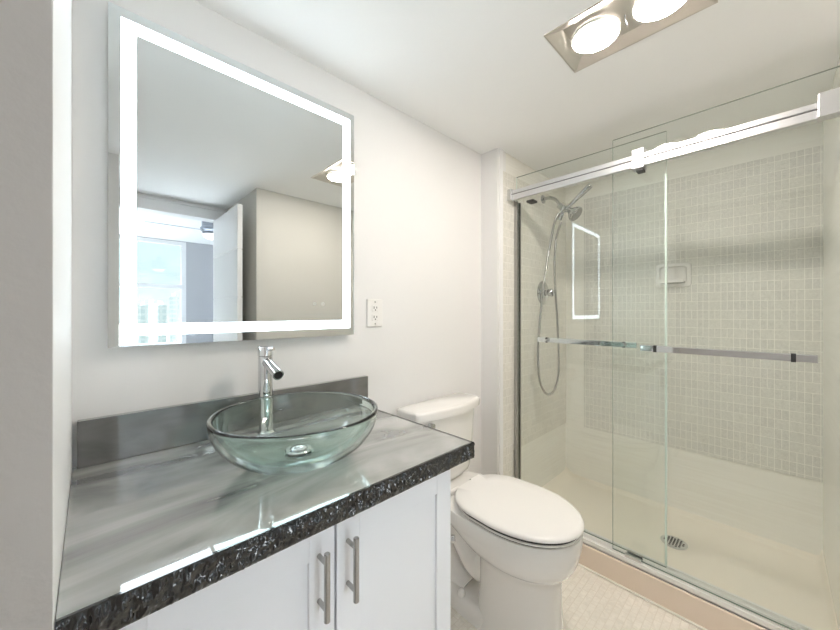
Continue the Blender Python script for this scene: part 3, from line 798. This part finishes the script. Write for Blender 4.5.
# water shutoff and hose (peeks out past the cabinet)
vs = thing('shutoff_valve', 'chrome water shutoff valve on its pipe beside the toilet foot', 'valve', (0.97, YM, H-0.88))
obj('supply_pipe', MB().tube([(0.955, YM, 0.34), (0.955, 1.02, 0.34), (0.975, 0.93, 0.35), (1.01, 0.872, 0.358)], 0.008, n=12), M['chrome'], vs, smooth=True)
obj('valve_handle', MB().lathe([(0, 0), (0.011, 0), (0.014, 0.006), (0.014, 0.014), (0.010, 0.018), (0, 0.018)], (1.010, 0.874, 0.358), (0.6, -0.75, 0.1), n=10), M['chrome'], vs, smooth=True)
obj('valve_body', MB().cyl((0.99, 0.905, 0.335), (0.99, 0.905, 0.385), 0.010), M['chrome'], vs, smooth=True)

# ================================================================ CEILING FAN (bedroom, in the mirror)
FYv = 4.8; Yf = 2*YG-FYv
def mir(u, v, yv):
    t = u-420; a = 237.5+0.7197*t; b = 246-0.6943*t
    return Vector((yv*a/b, 2*YG-yv, H+(312-v)*yv/b))
fc = mir(213.5, 232, FYv)
fn = thing('ceiling_fan', 'grey bedroom ceiling fan with a lit globe, seen in the mirror', 'ceiling fan', (fc.x, fc.y, BZ))
obj('downrod', MB().cyl((fc.x, fc.y, BZ), (fc.x, fc.y, H+1.13), 0.05, 0.03), M['fan_metal'], fn, smooth=True)
obj('motor', MB().lathe([(0, 0.19), (0.12, 0.19), (0.125, 0.17), (0.125, 0.09), (0.14, 0.08), (0.14, 0.05), (0.12, 0.03), (0.115, 0.0), (0, 0)], (fc.x, fc.y, H+0.945)), M['fan_metal'], fn, smooth=True, angle=30)
obj('light_globe', MB().lathe([(0.115, 0), (0.105, -0.025), (0.07, -0.045), (0, -0.052)], (fc.x, fc.y, H+0.944)), M['fan_glow'], fn, smooth=True)
for k in range(3):
    a = PI + 0.10 + 2*PI*k/3
    d = Vector((math.cos(a), math.sin(a), 0)); s_ = Vector((-math.sin(a), math.cos(a), 0))
    c0 = Vector((fc.x, fc.y, H+0.995))
    rings = []
    for t, wd, tw in ((0.12, 0.045, 0.25), (0.25, 0.06, 0.22), (0.6, 0.065, 0.2), (0.66, 0.05, 0.2)):
        e = s_*math.cos(tw)+Vector((0, 0, 1))*math.sin(tw)
        nrm = Vector((0, 0, 0.004))
        c = c0+d*t + Vector((0, 0, 0.02*t))
        rings.append([c-e*wd-nrm, c+e*wd-nrm, c+e*wd+nrm, c-e*wd+nrm])
    obj('blade', MB().loft(rings), M['fan_blade'], fn)

# ================================================================ OUTSIDE THE WINDOW
def facade(name, col, glass):
    m, nt, b = principled(name, col, 0.7)
    g = nt.nodes.new('ShaderNodeNewGeometry'); br = nt.nodes.new('ShaderNodeTexBrick'); br.offset = 0
    s = nt.nodes.new('ShaderNodeSeparateXYZ'); c = nt.nodes.new('ShaderNodeCombineXYZ')
    nt.links.new(g.outputs['Position'], s.inputs[0]); nt.links.new(s.outputs[0], c.inputs[0]); nt.links.new(s.outputs[2], c.inputs[1])
    br.inputs['Scale'].default_value = 1; br.inputs['Brick Width'].default_value = 3.0; br.inputs['Row Height'].default_value = 3.2
    br.inputs['Mortar Size'].default_value = 0.6; br.inputs['Color1'].default_value = (*glass, 1); br.inputs['Color2'].default_value = (*glass, 1); br.inputs['Mortar'].default_value = (*col, 1)
    nt.links.new(c.outputs[0], br.inputs['Vector']); nt.links.new(br.outputs[0], b.inputs['Base Color']); return m
M['tower'] = facade('hazy_tower_facade', (0.94, 0.95, 0.96), (0.78, 0.84, 0.87))  # distance haze is mixed into these facade colours
YT = 260.0
def tower(u0, u1, v, yv, label):
    p0, p1 = mir(u0, v, yv), mir(u1, v, yv)
    zt = p0.z
    t = thing('apartment_tower', label, 'building', ((p0.x+p1.x)/2, p0.y-8, -36), group=None)
    obj('tower_block', MB().box(p0.x, p1.x, p0.y-16, p0.y, -36, zt), M['tower'], t)
    obj('roof_box', MB().box(p0.x+(p1.x-p0.x)*0.3, p0.x+(p1.x-p0.x)*0.7, p0.y-12, p0.y-4, zt, zt+2.5), M['tower'], t)
tower(141, 147.5, 305.5, 225, 'pale distant tower at the left of the window view')
tower(148.5, 157, 303.5, 255, 'wide pale distant tower in the middle of the window view')
tower(158.2, 166.5, 305.0, 225, 'pale distant tower right of the widest one')
tower(173, 178, 296.0, 300, 'slim tall pale tower near the right window frame')
def ground():
    m, nt, b = principled('treetops_and_water', (0.3, 0.4, 0.35), 0.8)
    g = nt.nodes.new('ShaderNodeNewGeometry'); n = nt.nodes.new('ShaderNodeTexNoise'); n.inputs['Scale'].default_value = 0.12; n.inputs['Detail'].default_value = 6
    nt.links.new(g.outputs['Position'], n.inputs['Vector'])
    r = ramp(nt, [(0.4, (0.035, 0.05, 0.045)), (0.55, (0.07, 0.085, 0.085)), (0.7, (0.10, 0.12, 0.125))])
    nt.links.new(n.outputs[0], r.inputs[0]); nt.links.new(r.outputs[0], b.inputs['Base Color']); return m
struct('ground_outside', MB().box(-700, 700, -1400, -6, -36.5, -36), ground(), 'distant green ground and water far below the window', 'ground')
